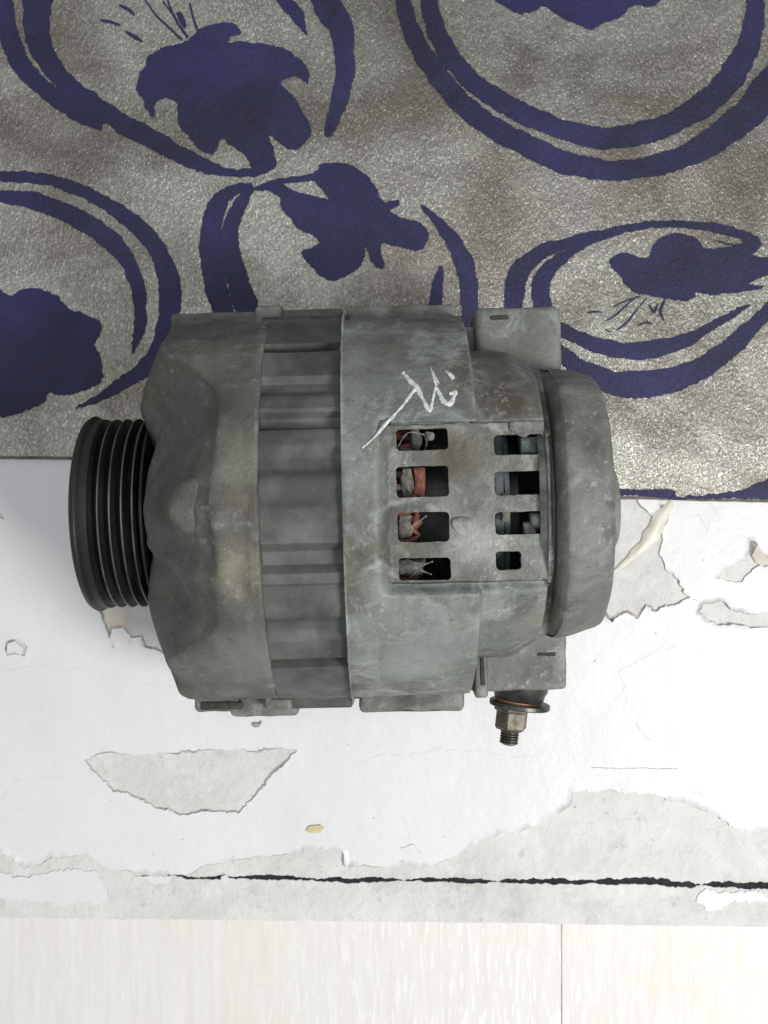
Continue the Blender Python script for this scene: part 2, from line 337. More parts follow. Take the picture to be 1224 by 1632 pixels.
# paint skin with the bare patches cut out
PT = .045
zA = lambda x, y: W(x/2, 1150+y/2)
zB = lambda x, y: W(612+x/2, 1150+y/2)
bottom_edge = [W(-420, 1345), W(-60, 1350)]+[zA(*p) for p in [(0, 420), (45, 430), (85, 460), (125, 455), (165, 432), (240, 425), (300, 430), (330, 462), (370, 470), (420, 480), (480, 488), (560, 492), (610, 478), (660, 455), (740, 440), (850, 427), (955, 418), (970, 402), (1090, 410), (1104, 460), (1180, 462)]] \
    + [zB(*p) for p in [(0, 462), (60, 458), (110, 460), (150, 466), (200, 440), (262, 402), (340, 366), (370, 352), (440, 346), (500, 322), (560, 290), (590, 262), (600, 225), (640, 216), (700, 218), (760, 224), (860, 230), (900, 250), (1000, 270), (1060, 300), (1110, 335), (1160, 345), (1224, 348)]] + [W(1400, 1335), W(1640, 1345)]
holes = {
 'trapezoid': [(135, 1212), (150, 1203), (180, 1199), (240, 1202), (262, 1198), (330, 1193), (395, 1194), (450, 1190), (472, 1196), (448, 1222), (425, 1245), (400, 1275), (382, 1292), (330, 1293), (285, 1299), (268, 1290), (250, 1286), (215, 1270), (180, 1258), (160, 1240), (145, 1225)],
 'right_big': [(900, 780), (1012, 780), (1018, 800), (1040, 822), (1052, 800), (1068, 815), (1066, 828), (1057, 840), (1055, 868), (1052, 885), (1060, 905), (1075, 920), (1086, 935), (1098, 955), (1075, 962), (1057, 966), (1045, 975), (1028, 966), (1018, 986), (1000, 976), (985, 980), (972, 992), (958, 975), (940, 985), (900, 985)],
 'right_corner': [(1140, 922), (1150, 905), (1168, 898), (1190, 893), (1193, 862), (1202, 862), (1214, 885), (1240, 895), (1330, 890), (1330, 902), (1206, 902), (1190, 915), (1182, 928), (1162, 928)],
 'right_band': [(1115, 975), (1122, 962), (1150, 957), (1162, 968), (1176, 976), (1205, 978), (1230, 970), (1330, 965), (1330, 1000), (1215, 1002), (1190, 997), (1160, 997), (1130, 988)],
 'by_pulley': [(158, 960), (162, 985), (172, 1012), (180, 1030), (188, 1020), (205, 1016), (222, 1014), (232, 1030), (250, 1034), (262, 1042), (300, 1035), (300, 960), (230, 955)],
 'left_chip': [(8, 1032), (16, 1020), (28, 1019), (44, 1030), (40, 1046), (26, 1042), (12, 1045)],
 'left_tip': [(-60, 812), (0, 814), (10, 826), (-10, 826), (-60, 822)],
 'small_drop': [(709, 1268), (712, 1260), (719, 1260), (720, 1266), (714, 1272)],
}
paint_loops = [[W(1640, -400), W(-420, -400)]+jag(bottom_edge, .10, .075, 2, closed=False)]
hl = {}
for k, (nm, ps) in enumerate(holes.items()):
    hl[nm] = jag([W(*p) for p in ps], .09, .075 if nm not in ('left_chip', 'small_drop') else .02, 20+k)
    paint_loops.append(hl[nm])
paint = sheet('paint_layer', paint_loops, .004, PT, M_paint, ledge, 0.0, 30)
# lower strip paint remnants
lefts = [W(*p) for p in [(-400, 1392), (0, 1391), (40, 1396), (62, 1398), (90, 1388), (125, 1384), (150, 1392), (165, 1408), (174, 1425), (172, 1437), (140, 1438), (100, 1441), (60, 1437), (30, 1434), (0, 1430), (-400, 1430)]]
rights = [W(*p) for p in [(1110, 1424), (1125, 1418), (1160, 1420), (1224, 1424), (1400, 1428), (1400, 1436), (1224, 1434), (1165, 1440), (1130, 1452), (1112, 1440)]]
sheet('paint_remnant', [jag(lefts, .09, .10, 41)], .003, .04, M_paint, ledge, 0, 30)
sheet('paint_remnant', [jag(rights, .09, .12, 42)], -.012, .03, M_paint, ledge, 0, 30)
# dark strips painting grime and shadow lines along the broken paint edges
edge_strips = []
def edge_grime_shade(loop, closed, seed, wmax=.07):
    k = len(loop); seg = []
    for i in range(k):
        x, y = loop[i]; v = noise.noise(Vector((x*.9, y*.9, seed)))
        seg.append((x, y, max(0.012, wmax*(.55+v*1.1))))
    if closed: seg.append(seg[0])
    L_, R_ = [], []
    for i in range(len(seg)):
        a = seg[max(0, i-1)]; b_ = seg[min(len(seg)-1, i+1)]
        d = Vector((b_[0]-a[0], b_[1]-a[1]))
        if d.length < 1e-6: d = Vector((1, 0))
        d.normalize(); x, y, wd = seg[i]
        L_.append((x-d.y*wd, y+d.x*wd)); R_.append((x+d.y*wd*.2, y-d.x*wd*.2))
    return L_, R_
bm = bmesh.new()
def add_strip(L_, R_, z):
    a = [bm.verts.new((x, y, z)) for x, y in L_]; b_ = [bm.verts.new((x, y, z)) for x, y in R_]
    for i in range(len(a)-1): bm.faces.new((a[i], a[i+1], b_[i+1], b_[i]))
def inside_sign(loop):
    s = sum(loop[i][0]*loop[(i+1) % len(loop)][1]-loop[(i+1) % len(loop)][0]*loop[i][1] for i in range(len(loop)))
    return loop if s > 0 else loop[::-1]
for k, (nm, lp) in enumerate(hl.items()):
    L_, R_ = edge_grime_shade(inside_sign(lp), True, 2.3+k, {'trapezoid': .10, 'by_pulley': .13, 'right_big': .10}.get(nm, .06)); add_strip(L_, R_, .003)
L_, R_ = edge_grime_shade(jag(bottom_edge, .10, .075, 2, closed=False)[::-1], False, 9.1, .05); add_strip(L_, R_, .0035)
from_bm('edge_grime_shade', bm, M_edge_grey, ledge, None, False)
bm = bmesh.new()                     # lifted lips of the broken paint skin
def lip(loop, closed, seed, wmax=.22):
    k = len(loop); rows = []
    for i in range(k+(1 if closed else 0)):
        a = loop[(i-2) % k] if closed else loop[max(0, i-2)]; b_ = loop[(i+2) % k] if closed else loop[min(k-1, i+2)]
        x, y = loop[i % k]; d = Vector((b_[0]-a[0], b_[1]-a[1]))
        if d.length < 1e-6: d = Vector((1, 0))
        d.normalize(); v = noise.noise(Vector((x*.55, y*.55, seed)))+.5*noise.noise(Vector((x*2.1, y*2.1, seed)))
        up = max(0, v+.12)*.24; row = []
        for u, zz in ((0, 0), (.35, .12), (.7, .5), (1.0, 1.0)):
            o_ = wmax*(1-u)
            row.append(bm.verts.new((x+d.y*o_, y-d.x*o_, PT+.001+up*zz+(0 if u else -.004))))
        rows.append(row)
    for a, b_ in zip(rows, rows[1:]):
        for j in range(3): bm.faces.new((a[j], a[j+1], b_[j+1], b_[j]))
for k, (nm, lp) in enumerate(hl.items()):
    if nm not in ('left_chip', 'small_drop'): lip(inside_sign(lp), True, 4.7+k*2.3, .16)
lip(jag(bottom_edge, .10, .075, 2, closed=False)[::-1], False, 1.9, .22)
from_bm('lifted_paint_edge', bm, M_paint, ledge, 60, False)
for k, ps in enumerate([[(985, 1072), (1040, 1040), (1080, 1030), (1150, 1042), (1260, 1030), (1400, 1040), (1400, 1225), (1224, 1226), (1110, 1215), (1060, 1180), (1020, 1150), (1000, 1110)],
                        [(-200, 1070), (0, 1066), (60, 1062), (130, 1068), (170, 1078), (230, 1090), (290, 1098), (280, 1150), (120, 1168), (-200, 1160)],
                        [(560, 1215), (620, 1205), (700, 1195), (860, 1205), (900, 1240), (860, 1290), (790, 1310), (700, 1330), (640, 1300), (600, 1260)],
                        [(20, 1250), (90, 1235), (150, 1265), (200, 1300), (180, 1330), (60, 1340), (-20, 1320)]]):
    sheet('second_coat', [jag([W(*p) for p in ps], .2, .12, 140+k)], PT-.002, PT+.012, M_paint, ledge, 0, 30)
sheet('undercoat_patch', [jag([W(*p) for p in [(164, 965), (172, 1000), (182, 1012), (205, 1012), (206, 970), (240, 955), (200, 950)]], .15, .05, 77)], .001, .006, M_beige, ledge, 0, 0)

# hairline cracks and scuffs in the paint
bm = bmesh.new()
hair = [[(940, 1223), (980, 1224), (1030, 1223), (1080, 1224)], [(1104, 1255), (1112, 1262), (1125, 1271)], [(1130, 800), (1140, 815), (1148, 830)], [(1045, 1037), (1060, 1035)],
        [(640, 1300), (650, 1320), (652, 1340)], [(636, 1352), (660, 1345), (672, 1362)], [(1110, 815), (1125, 845), (1130, 830)], [(1098, 955), (1112, 957)],
        [(330, 1175), (331, 1190)], [(690, 1313), (712, 1320)], [(125, 1112), (150, 1122), (165, 1122)], [(168, 1140), (175, 1128)], [(1010, 1150), (1030, 1175), (1038, 1180)]]
for k, h_ in enumerate(hair):
    pts = jag([W(*p) for p in h_], .1, .03, 60+k, closed=False)
    wds = [.012*(.5+abs(math.sin(i*1.3)))*(1 if 0 < i < len(pts)-1 else .2) for i in range(len(pts))]
    add_strip([(x, y+w_) for (x, y), w_ in zip(pts, wds)], [(x+w_*.4, y-w_) for (x, y), w_ in zip(pts, wds)], PT+.003)
for k in range(70):
    px, py = rnd.uniform(-50, 1270), rnd.uniform(1000, 1380) if rnd.random() < .7 else rnd.uniform(800, 1200)
    if px < 900 and py < 1140 and px > 60: continue
    x, y = W(px, py); s = rnd.uniform(.012, .045); a = rnd.random()*6
    vs = [bm.verts.new((x+s*math.cos(a+t)*rnd.uniform(.5, 1.3), y+s*math.sin(a+t)*rnd.uniform(.5, 1.3), PT+.004)) for t in (0, 1.2, 2.4, 3.6, 4.9)]
    bm.faces.new(vs)
from_bm('paint_cracks', bm, M_edge_grey, ledge, None)

# loose flakes and drops
def flake(pxs, label, material, th=.06, cat='paint flake', name='paint_flake', lift=.05):
    cx = sum(p[0] for p in pxs)/len(pxs); cy = sum(p[1] for p in pxs)/len(pxs); ox, oy = W(cx, cy)
    lp = jag([(W(*p)[0]-ox, W(*p)[1]-oy) for p in pxs], .1, .02, len(label))
    o = sheet(name, [lp], 0, th, material, None, .012, 50)
    for v in o.data.vertices: v.co.z += lift*CM*(v.co.x/CM+v.co.y/CM)*.6 + .02*CM*noise.noise(v.co*300)
    mn = min(v.co.z for v in o.data.vertices)
    for v in o.data.vertices: v.co.z -= mn
    o.location = (ox*CM, oy*CM, (PT+.002)*CM)
    return tag(o, label, cat, 'loose flakes of white paint' if name == 'paint_flake' else None)
flake([(12, 1040), (15, 1024), (28, 1021), (40, 1032), (36, 1043), (24, 1038)], 'curled white paint flake on the ledge at the far left, below the pulley', M_paint, .09, lift=.25)
flake([(402, 1156), (404, 1151), (414, 1152), (418, 1148), (415, 1157), (408, 1160)], 'tiny grey chip on the white paint just below the front housing', M_edge_grey, .08)
flake([(1196, 886), (1203, 866), (1212, 880), (1222, 892), (1216, 902), (1204, 898)], 'curled pinkish brown paint flake standing up near the right edge of the ledge', M_beige, .06, lift=.5)
flake([(228, 1396), (252, 1392), (276, 1394), (270, 1406), (245, 1408)], 'white paint flake bridging the left end of the long crack', M_paint, .05, lift=.1)
flake([(352, 1396), (360, 1392), (366, 1398), (362, 1406), (354, 1403)], 'small white crumb wedged in the long dark crack', M_paint, .08)
flake([(180, 1002), (198, 1000), (210, 1012), (206, 1026), (190, 1022), (182, 1032), (176, 1018)], 'white paint flake lying on the bare patch beside the black pulley', M_paint, .06, lift=.2)
o = flake([(488, 1322), (494, 1315), (510, 1313), (517, 1318), (512, 1326), (496, 1327)], 'small dried yellow glue drop on the white paint below the alternator', M_yellow, .07, 'glue drop', 'glue_drop', 0)
# dried glue streak running from the rug edge down the bare patch
pts = [(1074, 786), (1066, 806), (1052, 826), (1040, 848), (1028, 868), (1010, 884), (990, 902), (976, 912)]
wd = [.10, .32, .55, .62, .5, .34, .2, .08]
cl = catmull([(*W(*p), w_) for p, w_ in zip(pts, wd)], 6)
bm = bmesh.new(); rows = []
ox, oy = W(1040, 848)
for i, (x, y, w_) in enumerate(cl):
    a = cl[max(0, i-1)]; b_ = cl[min(len(cl)-1, i+1)]; d = Vector((b_[0]-a[0], b_[1]-a[1])).normalized()
    row = []
    for k in range(9):
        u = k/4-1; jw = w_*(1+.25*noise.noise(Vector((x*3, y*3, u))))
        h = .11*(1-u*u)*(w_/.6)+.02*noise.noise(Vector((x*5, y*5, u*2)))
        if abs(u) == 1: h = 0
        row.append(bm.verts.new((x-ox-d.y*jw/2*u, y-oy+d.x*jw/2*u, h)))
    rows.append(row)
for a, b_ in zip(rows, rows[1:]):
    for k in range(8): bm.faces.new((a[k], a[k+1], b_[k+1], b_[k]))
o = from_bm('glue_streak', bm, M_string, None, 60); o.location = (ox*CM, oy*CM, .048*CM)
tag(o, 'translucent yellowish dried glue streak from the rug edge across the bare plaster', 'glue streak')

# ------------------------------------------------------------------ rug
RZ = .26
rug = bpy.data.objects.new('rug', None); col.objects.link(rug)
tag(rug, 'silver beige rug with navy blue scrolls and flowers, its straight edge under the alternator', 'rug')
rug_edge = [(-420, 722), (0, 727), (120, 729), (300, 738), (600, 765), (980, 791), (1224, 797), (1640, 806)]
RW = lambda px, py: W(px, py, RZ)
edge_l = jag([RW(*p) for p in rug_edge], .1, .018, 90, closed=False)
base = sheet('pile', [edge_l+[RW(1640, -420), RW(-420, -420)]], .06, RZ, M_rug, rug, .03, 50)
bm = bmesh.new(); pr = [(x, y-.02) for x, y in edge_l]
tube(bm, [(x, y, .14) for x, y in pr[::3]], .075, 6); from_bm('hem', bm, M_hem, rug, 60)
def motif(name, pts, seed, hole=None, fuzz=.055):
    lp = [jag([RW(*p) for p in pts], .07, fuzz, seed)]
    if hole: lp.append(jag([RW(*p) for p in hole], .07, .03, seed+5))
    motif.n = getattr(motif, 'n', 0)+1
    return sheet(name, lp, RZ-.02, RZ+.030+.0016*(motif.n % 12), M_navy, rug, .0, 50)
def tr(pts, ox, oy, s): return [(ox+p[0]/s, oy+p[1]/s)+((p[2]/s,) if len(p) > 2 else ()) for p in pts]
A = lambda pts: tr(pts, 0, 0, 2); B = lambda pts: tr(pts, 612, 0, 2); D = lambda pts: tr(pts, 0, 240, 3.02); C_ = lambda pts: tr(pts, 780, 330, 2.757)
strokes = [
 A([(-10, -300, 60), (-5, -120, 60), (8, 0, 62), (28, 110, 64), (72, 210, 62), (150, 290, 56), (250, 356, 60), (330, 395, 50)]),
 A([(130, -300, 80), (122, -120, 88), (118, 0, 90), (120, 110, 80), (158, 205, 66), (225, 280, 58), (300, 335, 62), (380, 388, 62), (470, 435, 62), (560, 485, 55), (650, 530, 45), (730, 550, 26), (820, 548, 24), (872, 532, 10)]),
 A([(990, -160, 80), (1035, 0, 85), (1083, 80, 75), (1098, 160, 66), (1095, 250, 60), (1075, 340, 52), (1045, 425, 26), (1042, 434, 8)]),
 A([(860, -80, 20), (895, -10, 34), (945, 45, 42), (975, 112, 6)]),
 D([(-400, 190, 40), (-150, 145, 50), (0, 128, 50), (150, 132, 55), (300, 160, 58), (450, 222, 65), (600, 315, 75), (720, 425, 85), (790, 540, 92), (818, 660, 105), (812, 780, 105), (790, 900, 90), (720, 1030, 80), (600, 1115, 60), (480, 1190, 40), (365, 1240, 8)]),
 D([(-400, 330, 60), (-150, 250, 60), (0, 228, 65), (120, 235, 75), (260, 270, 85), (400, 340, 90), (520, 425, 92), (610, 525, 78), (650, 620, 68), (672, 740, 60), (668, 850, 58), (636, 975, 8)]),
 [(404, 296, 12), (376, 302, 18), (350, 322, 28), (336, 370, 34), (340, 430, 36), (355, 492, 34), (375, 540, 30)],
 [(402, 302, 8), (382, 328, 22), (366, 370, 26), (372, 420, 32), (392, 485, 38), (415, 530, 34)],
 [(668, 330, 4), (700, 355, 17), (726, 390, 25), (743, 430, 30), (749, 480, 26), (742, 530, 20)],
 [(703, 425, 5), (698, 450, 16), (694, 485, 20), (690, 530, 16)],
 B([(40, -200, 50), (60, -10, 50), (92, 110, 58), (152, 215, 65), (240, 322, 70), (340, 402, 70), (450, 462, 72), (560, 512, 72), (680, 540, 68), (800, 540, 64), (920, 512, 72), (1040, 455, 84), (1150, 372, 98), (1224, 290, 112), (1330, 160, 110)]),
 B([(140, -200, 50), (145, -10, 55), (165, 90, 60), (212, 182, 60), (290, 268, 65), (400, 340, 65), (520, 395, 65), (640, 432, 70), (740, 440, 70), (860, 415, 72), (960, 370, 76), (1060, 300, 80), (1130, 210, 80), (1170, 110, 68), (1183, 0, 55), (1185, -120, 50)]),
 C_([(130, 600, 60), (105, 460, 78), (110, 380, 86), (125, 300, 86), (170, 238, 78), (250, 190, 62), (350, 155, 46), (480, 120, 34), (620, 90, 34), (760, 72, 32), (880, 75, 36), (1000, 95, 40), (1100, 125, 45), (1160, 148, 44), (1200, 165, 14)]),
 C_([(260, 600, 60), (240, 470, 88), (225, 400, 88), (228, 330, 78), (262, 272, 66), (320, 222, 50), (400, 172, 32), (480, 140, 22), (580, 112, 12)]),
 C_([(240, 500, 50), (320, 540, 60), (400, 580, 60), (500, 615, 65), (600, 632, 72), (700, 628, 78), (800, 605, 66), (900, 565, 52), (1000, 510, 38), (1080, 465, 26), (1142, 430, 6)]),
 C_([(220, 540, 50), (310, 640, 60), (420, 720, 90), (520, 768, 108), (640, 782, 120), (760, 768, 112), (880, 732, 104), (980, 680, 96), (1070, 610, 84), (1150, 530, 68), (1224, 460, 58), (1320, 380, 60)]),
]
for k, s_ in enumerate(strokes): motif('scroll_motif', ribbon(s_), 100+k*3)
fl1 = A([(600, 130), (640, 90), (700, 70), (750, 80), (775, 105), (730, 120), (720, 140), (790, 132), (870, 145), (950, 180), (985, 225), (985, 275), (970, 258), (940, 245), (885, 262), (920, 290), (960, 340), (990, 400), (990, 440), (960, 470), (925, 478), (890, 460), (850, 425), (880, 500), (880, 535), (840, 552), (800, 545), (795, 510), (740, 470), (710, 435), (690, 495), (640, 480), (590, 430), (565, 380), (565, 320), (525, 310), (490, 330), (495, 385), (455, 330), (435, 290), (440, 240), (465, 210), (465, 180), (520, 155)])
fl2 = D([(-500, 700), (-200, 640), (-60, 650), (0, 670), (50, 708), (90, 670), (180, 655), (260, 690), (330, 770), (410, 785), (495, 830), (475, 900), (455, 945), (495, 1010), (497, 1110), (420, 1150), (330, 1180), (270, 1175), (228, 1155), (210, 1220), (120, 1260), (50, 1280), (-100, 1290), (-400, 1200)])
fl3 = [(402, 297), (450, 284), (502, 275), (512, 262), (545, 259), (578, 271), (602, 295), (609, 322), (636, 318), (638, 328), (616, 336), (645, 350), (680, 358), (684, 380), (668, 402), (636, 396), (608, 384), (604, 400), (616, 424), (604, 430), (588, 410), (582, 390), (578, 418), (558, 440), (530, 449), (505, 438), (488, 415), (479, 400), (500, 394), (513, 384), (478, 368), (458, 345), (446, 330), (450, 318), (430, 303), (404, 301)]
fl4 = B([(300, -160), (340, -30), (360, 10), (430, 45), (480, 35), (515, 15), (560, 55), (620, 75), (655, 98), (700, 75), (760, 55), (790, 15), (850, 22), (890, 0), (920, -60), (900, -200)])
fl5 = C_([(530, 235), (560, 205), (600, 195), (650, 215), (700, 220), (720, 170), (750, 130), (820, 115), (880, 125), (920, 150), (930, 180), (1000, 185), (1090, 165), (1180, 158), (1190, 185), (1140, 215), (1224, 225), (1400, 200), (1400, 280), (1260, 292), (1180, 310), (1130, 345), (1205, 345), (1190, 365), (1080, 385), (990, 385), (900, 375), (915, 395), (860, 415), (790, 405), (740, 400), (700, 385), (650, 385), (590, 345), (590, 310), (540, 275)])
motif('flower_motif', smooth_poly(fl1), 201); motif('flower_motif', smooth_poly(fl2), 202)
motif('flower_motif', smooth_poly(fl3), 203, [(452, 293), (498, 289), (512, 300), (524, 318), (492, 311), (462, 303)])
motif('flower_motif', smooth_poly(fl4), 204); motif('flower_motif', smooth_poly(fl5), 205)
motif('border_motif', C_([(420, 1240), (820, 1245), (816, 1258), (838, 1272), (1000, 1262), (1100, 1252), (1170, 1220), (1230, 1185), (1400, 1120), (1640, 1100), (1640, 1300), (1224, 1283), (830, 1284), (560, 1265), (420, 1255)]), 206)
stam = [A([(320, 65, 6), (350, 70, 9), (385, 82, 4)]), A([(380, 15, 6), (410, 32, 12), (430, 48, 4)]), A([(450, -20, 5), (490, 40, 6), (540, 90, 7), (580, 128, 8)]), A([(400, 100, 6), (430, 118, 14), (455, 135, 4)]),
        A([(530, -20, 5), (545, 30, 6), (570, 80, 8), (600, 120, 8)]), A([(570, 40, 18), (585, 75, 18), (590, 90, 5)]), A([(605, 10, 5), (615, 50, 7), (628, 92, 8)]), A([(520, 5, 4), (560, 60, 5), (590, 112, 6)]),
        C_([(430, 464, 5), (460, 460, 9), (500, 462, 4)]), C_([(515, 500, 5), (560, 470, 9), (610, 425, 6), (650, 392, 5)]), C_([(560, 542, 6), (600, 510, 9), (650, 450, 6), (690, 400, 5)]), C_([(545, 440, 4), (600, 412, 6), (660, 392, 5)]),
        C_([(770, 405, 8), (752, 460, 12), (765, 500, 4)]), C_([(700, 430, 5), (722, 460, 16), (740, 425, 4)]), C_([(650, 520, 5), (690, 508, 8), (715, 515, 4)]), C_([(510, 540, 4), (525, 545, 8), (535, 548, 3)]), C_([(1000, 148, 5), (1040, 162, 8), (1085, 168, 4)])]
for k, s_ in enumerate(stam): motif('stamen_motif', ribbon(s_), 300+k, None, .015)

# ------------------------------------------------------------------ the alternator
alt = bpy.data.objects.new('alternator', None); col.objects.link(alt)
tag(alt, 'used grey car alternator with black grooved pulley, lying across the rug edge', 'alternator')
ROT = R(1.4); OX, OY = 0.0, .16
alt.location = (OX*CM, OY*CM, 0); alt.rotation_euler.z = ROT
def L(px, py, zr):
    """photo pixel -> alternator local x, y at height zr above the shaft"""
    x, y = W(px, py, AX+zr); x -= OX; y -= OY
    return x*math.cos(ROT)+y*math.sin(ROT), -x*math.sin(ROT)+y*math.cos(ROT)
def part(name, bm, material, parent=None, smooth=40, recalc=True):
    o = from_bm(name, bm, material, parent or alt, smooth, recalc)
    for v in o.data.vertices: v.co.z += 0 if parent else 0
    return o
shaft = bpy.data.objects.new('shaft_line', None)
def raise_axis(o):      # parts are modelled round the shaft; put the shaft at its height
    o.location.z = AX*CM; return o

# pulley
bm = bmesh.new()
pl, prr = -9.25, -7.05
prof = [(pl+.05, .6), (pl+.05, 2.1), (pl, 2.55), (pl, 2.85), (pl+.07, 3.02), (pl+.2, 3.10), (pl+.24, 3.08), (pl+.30, 2.98)]
ridges = [-8.72, -8.38, -8.03, -7.68, -7.36]
prof += [(-8.80, 3.0), (-8.70, 2.99)]
for c in ridges[1:]: prof += [(c-.22, 2.66), (c-.17, 2.62), (c-.14, 2.64), (c-.035, 2.96), (c+.03, 2.96)]
prof += [(-7.24, 2.64), (-7.20, 2.64), (-7.15, 3.0), (-7.12, 3.06), (-7.06, 3.06), (-7.03, 2.9), (-7.03, 2.2), (-7.1, .6)]
lathe(bm, prof, 128); pul = raise_axis(part('pulley', bm, M_pulley, None, 35)); 
for c in ridges[1:]:
    bm = bmesh.new()
    lathe(bm, [(c-.035, 2.94), (c-.018, 2.985), (c+.015, 2.985), (c+.03, 2.94)], 128)
    part('groove_ridge', bm, M_rib, pul, 60)
bm = bmesh.new(); lathe(bm, [(-9.6, .01), (-9.6, .85), (-9.2, .95), (-9.1, .95)], 6); part('pulley_nut', bm, M_bolt, pul, 30)
bm = bmesh.new(); lathe(bm, [(-7.3, 1.7), (-6.4, 1.75)], 48); raise_axis(part('front_bearing_collar', bm, M_thread))

# front housing
PA = [(-6.3, 1.2), (-6.95, 1.8), (-7.02, 2.75), (-6.9, 3.1), (-6.2, 3.9), (-5.4, 5.0), (-4.85, 5.68), (-4.52, 5.92), (-4.40, 6.22), (-3.6, 6.25), (-3.36, 6.25), (-3.30, 6.2), (-3.30, 5.6)]
PB = [(-6.3, 1.2), (-6.9, 2.4), (-7.15, 3.1), (-7.32, 3.7), (-7.15, 4.3), (-6.85, 5.0), (-6.5, 5.7), (-6.3, 6.1), (-5.8, 6.22), (-4.6, 6.25), (-3.36, 6.25), (-3.30, 6.2), (-3.30, 5.6)]
PC = [(-6.3, 1.2), (-6.7, 2.0), (-6.7, 2.8), (-6.6, 3.3), (-6.35, 4.2), (-6.0, 5.0), (-5.5, 5.7), (-5.1, 6.08), (-4.7, 6.2), (-3.8, 6.25), (-3.36, 6.25), (-3.30, 6.2), (-3.30, 5.6)]
SUB = 6
def dense(P):
    out = []
    for i in range(len(P)-1):
        for j in range(SUB): out.append((lerp(P[i][0], P[i+1][0], j/SUB), lerp(P[i][1], P[i+1][1], j/SUB)))
    return out+[P[-1]]
def soften(P, it=4):
    for _ in range(it):
        P = [P[0]]+[((P[i-1][0]+2*P[i][0]+P[i+1][0])/4, (P[i-1][1]+2*P[i][1]+P[i+1][1])/4) for i in range(1, len(P)-1)]+[P[-1]]
    return P
cut = 9*SUB
def sp(P):
    d = dense(P); return soften(d[:cut])+d[cut:]
DA, DB, DC = sp(PA), sp(PB), sp(PC)
SEG = 300; bm = bmesh.new(); rings = []
for i in range(len(DA)):
    ring = []; t = i/(9*SUB)
    for k in range(SEG):
        th = 2*math.pi*k/SEG; a = (th+math.pi) % (2*math.pi)-math.pi
        up = sstep(lerp(.92, .50, min(1, t)), lerp(1.16, .88, min(1, t)), a)
        dn = sstep(.50, .86, -a)*(1-.35*sstep(1.6, 1.9, -a))
        wv = max(up, dn)
        gap = math.exp(-((a+.47)/.12)**2)*.55 + math.exp(-((a-.72)/.18)**2)*(1-min(1, t))*1.2 + math.exp(-((a-2.6)/.3)**2)+math.exp(-((a+2.6)/.3)**2)   # hollow beside the lower arm
        x_, r_ = lerp(DA[i][0], DB[i][0]+(.25*(1-sstep(.35, 1.0, t)) if a < 0 else 0), wv), lerp(DA[i][1], DB[i][1], wv)
        gap = min(1, gap)*.75; x_, r_ = lerp(x_, DC[i][0], gap), lerp(r_, DC[i][1], gap)
        bell = math.sin(math.pi*max(0, min(1, (i-2*SUB)/(7*SUB))))
        r_ += bell*(.34*math.exp(-((a-.02)/.22)**2) + .10*math.exp(-((a+.33)/.08)**2) - .10*math.exp(-((a-.34)/.14)**2))
        for ac, aw, am in ((-.70, .10, .22), (-1.02, .10, -.16), (-1.25, .12, .18), (.50, .10, -.14), (.92, .12, .14), (-.22, .06, -.12)): r_ += bell*am*math.exp(-((a-ac)/aw)**2)
        x_ -= bell*(.22*math.exp(-((a-.02)/.20)**2)+.16*math.exp(-((a+.33)/.06)**2))
        x_ += bell*.07*math.exp(-((a+1.05)/.10)**2)
        r_ -= bell*.06*math.exp(-((a+1.0)/.07)**2)
        y_, z_ = r_*math.sin(th)*.945, r_*math.cos(th)
        q = Vector((x_, y_, z_))
        nn = noise.noise(q*1.1)*.10+noise.noise(q*2.3)*.06+noise.noise(q*5)*.02
        if t > 1.0: nn *= .4
        ring.append(bm.verts.new(q+Vector((nn*.5, 0, 0))+Vector((0, y_, z_)).normalized()*nn))
    rings.append(ring)
for a_, b_ in zip(rings, rings[1:]):
    for k in range(SEG): bm.faces.new((a_[k], a_[(k+1) % SEG], b_[(k+1) % SEG], b_[k]))
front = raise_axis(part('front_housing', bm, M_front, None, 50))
bm = bmesh.new()   # round boss with a worn shoulder
lathe(bm, [(4.2, .02), (6.0, .02), (5.99, .35), (5.94, .58), (5.82, .72), (5.4, .80), (4.2, .86)], 40, 'z', (-5.02, .12, -.0)); rough_verts(bm, .05)
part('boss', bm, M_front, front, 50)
def slotbox(lo, hi, parent, name='slot', m_=None):
    bm = bmesh.new(); rbox(bm, lo, hi, .05, 2); rough_verts(bm, .02, 2.5)
    return part(name, bm, m_ or M_slot, parent, 50)
def lug(lo, hi, parent, m_, bev=.16, amp=.05, name='mounting_lug'):
    bm = bmesh.new(); rbox(bm, lo, hi, bev, 3)
    bmesh.ops.subdivide_edges(bm, edges=[e for e in bm.edges if e.calc_length() > .4], cuts=4, use_grid_fill=True)
    rough_verts(bm, amp, 1.8); return part(name, bm, m_, parent, 50)
# bottom edge of the front bracket
lug((-6.15, -6.36, -2.0), (-4.7, -5.2, .3), front, M_ear)
lug((-5.1, -6.62, -2.4), (-2.9, -5.3, -.1), front, M_ear)
lug((-3.9, -6.3, -1.5), (-3.05, -5.3, .5), front, M_ear, .1)
slotbox((-5.95, -6.28, .2), (-4.6, -6.02, .34), front)
# top edge of the front bracket
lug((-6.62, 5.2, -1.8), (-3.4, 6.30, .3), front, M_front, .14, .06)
lug((-3.9, 5.6, -1.2), (-3.05, 6.45, .6), front, M_ear, .14, .09)

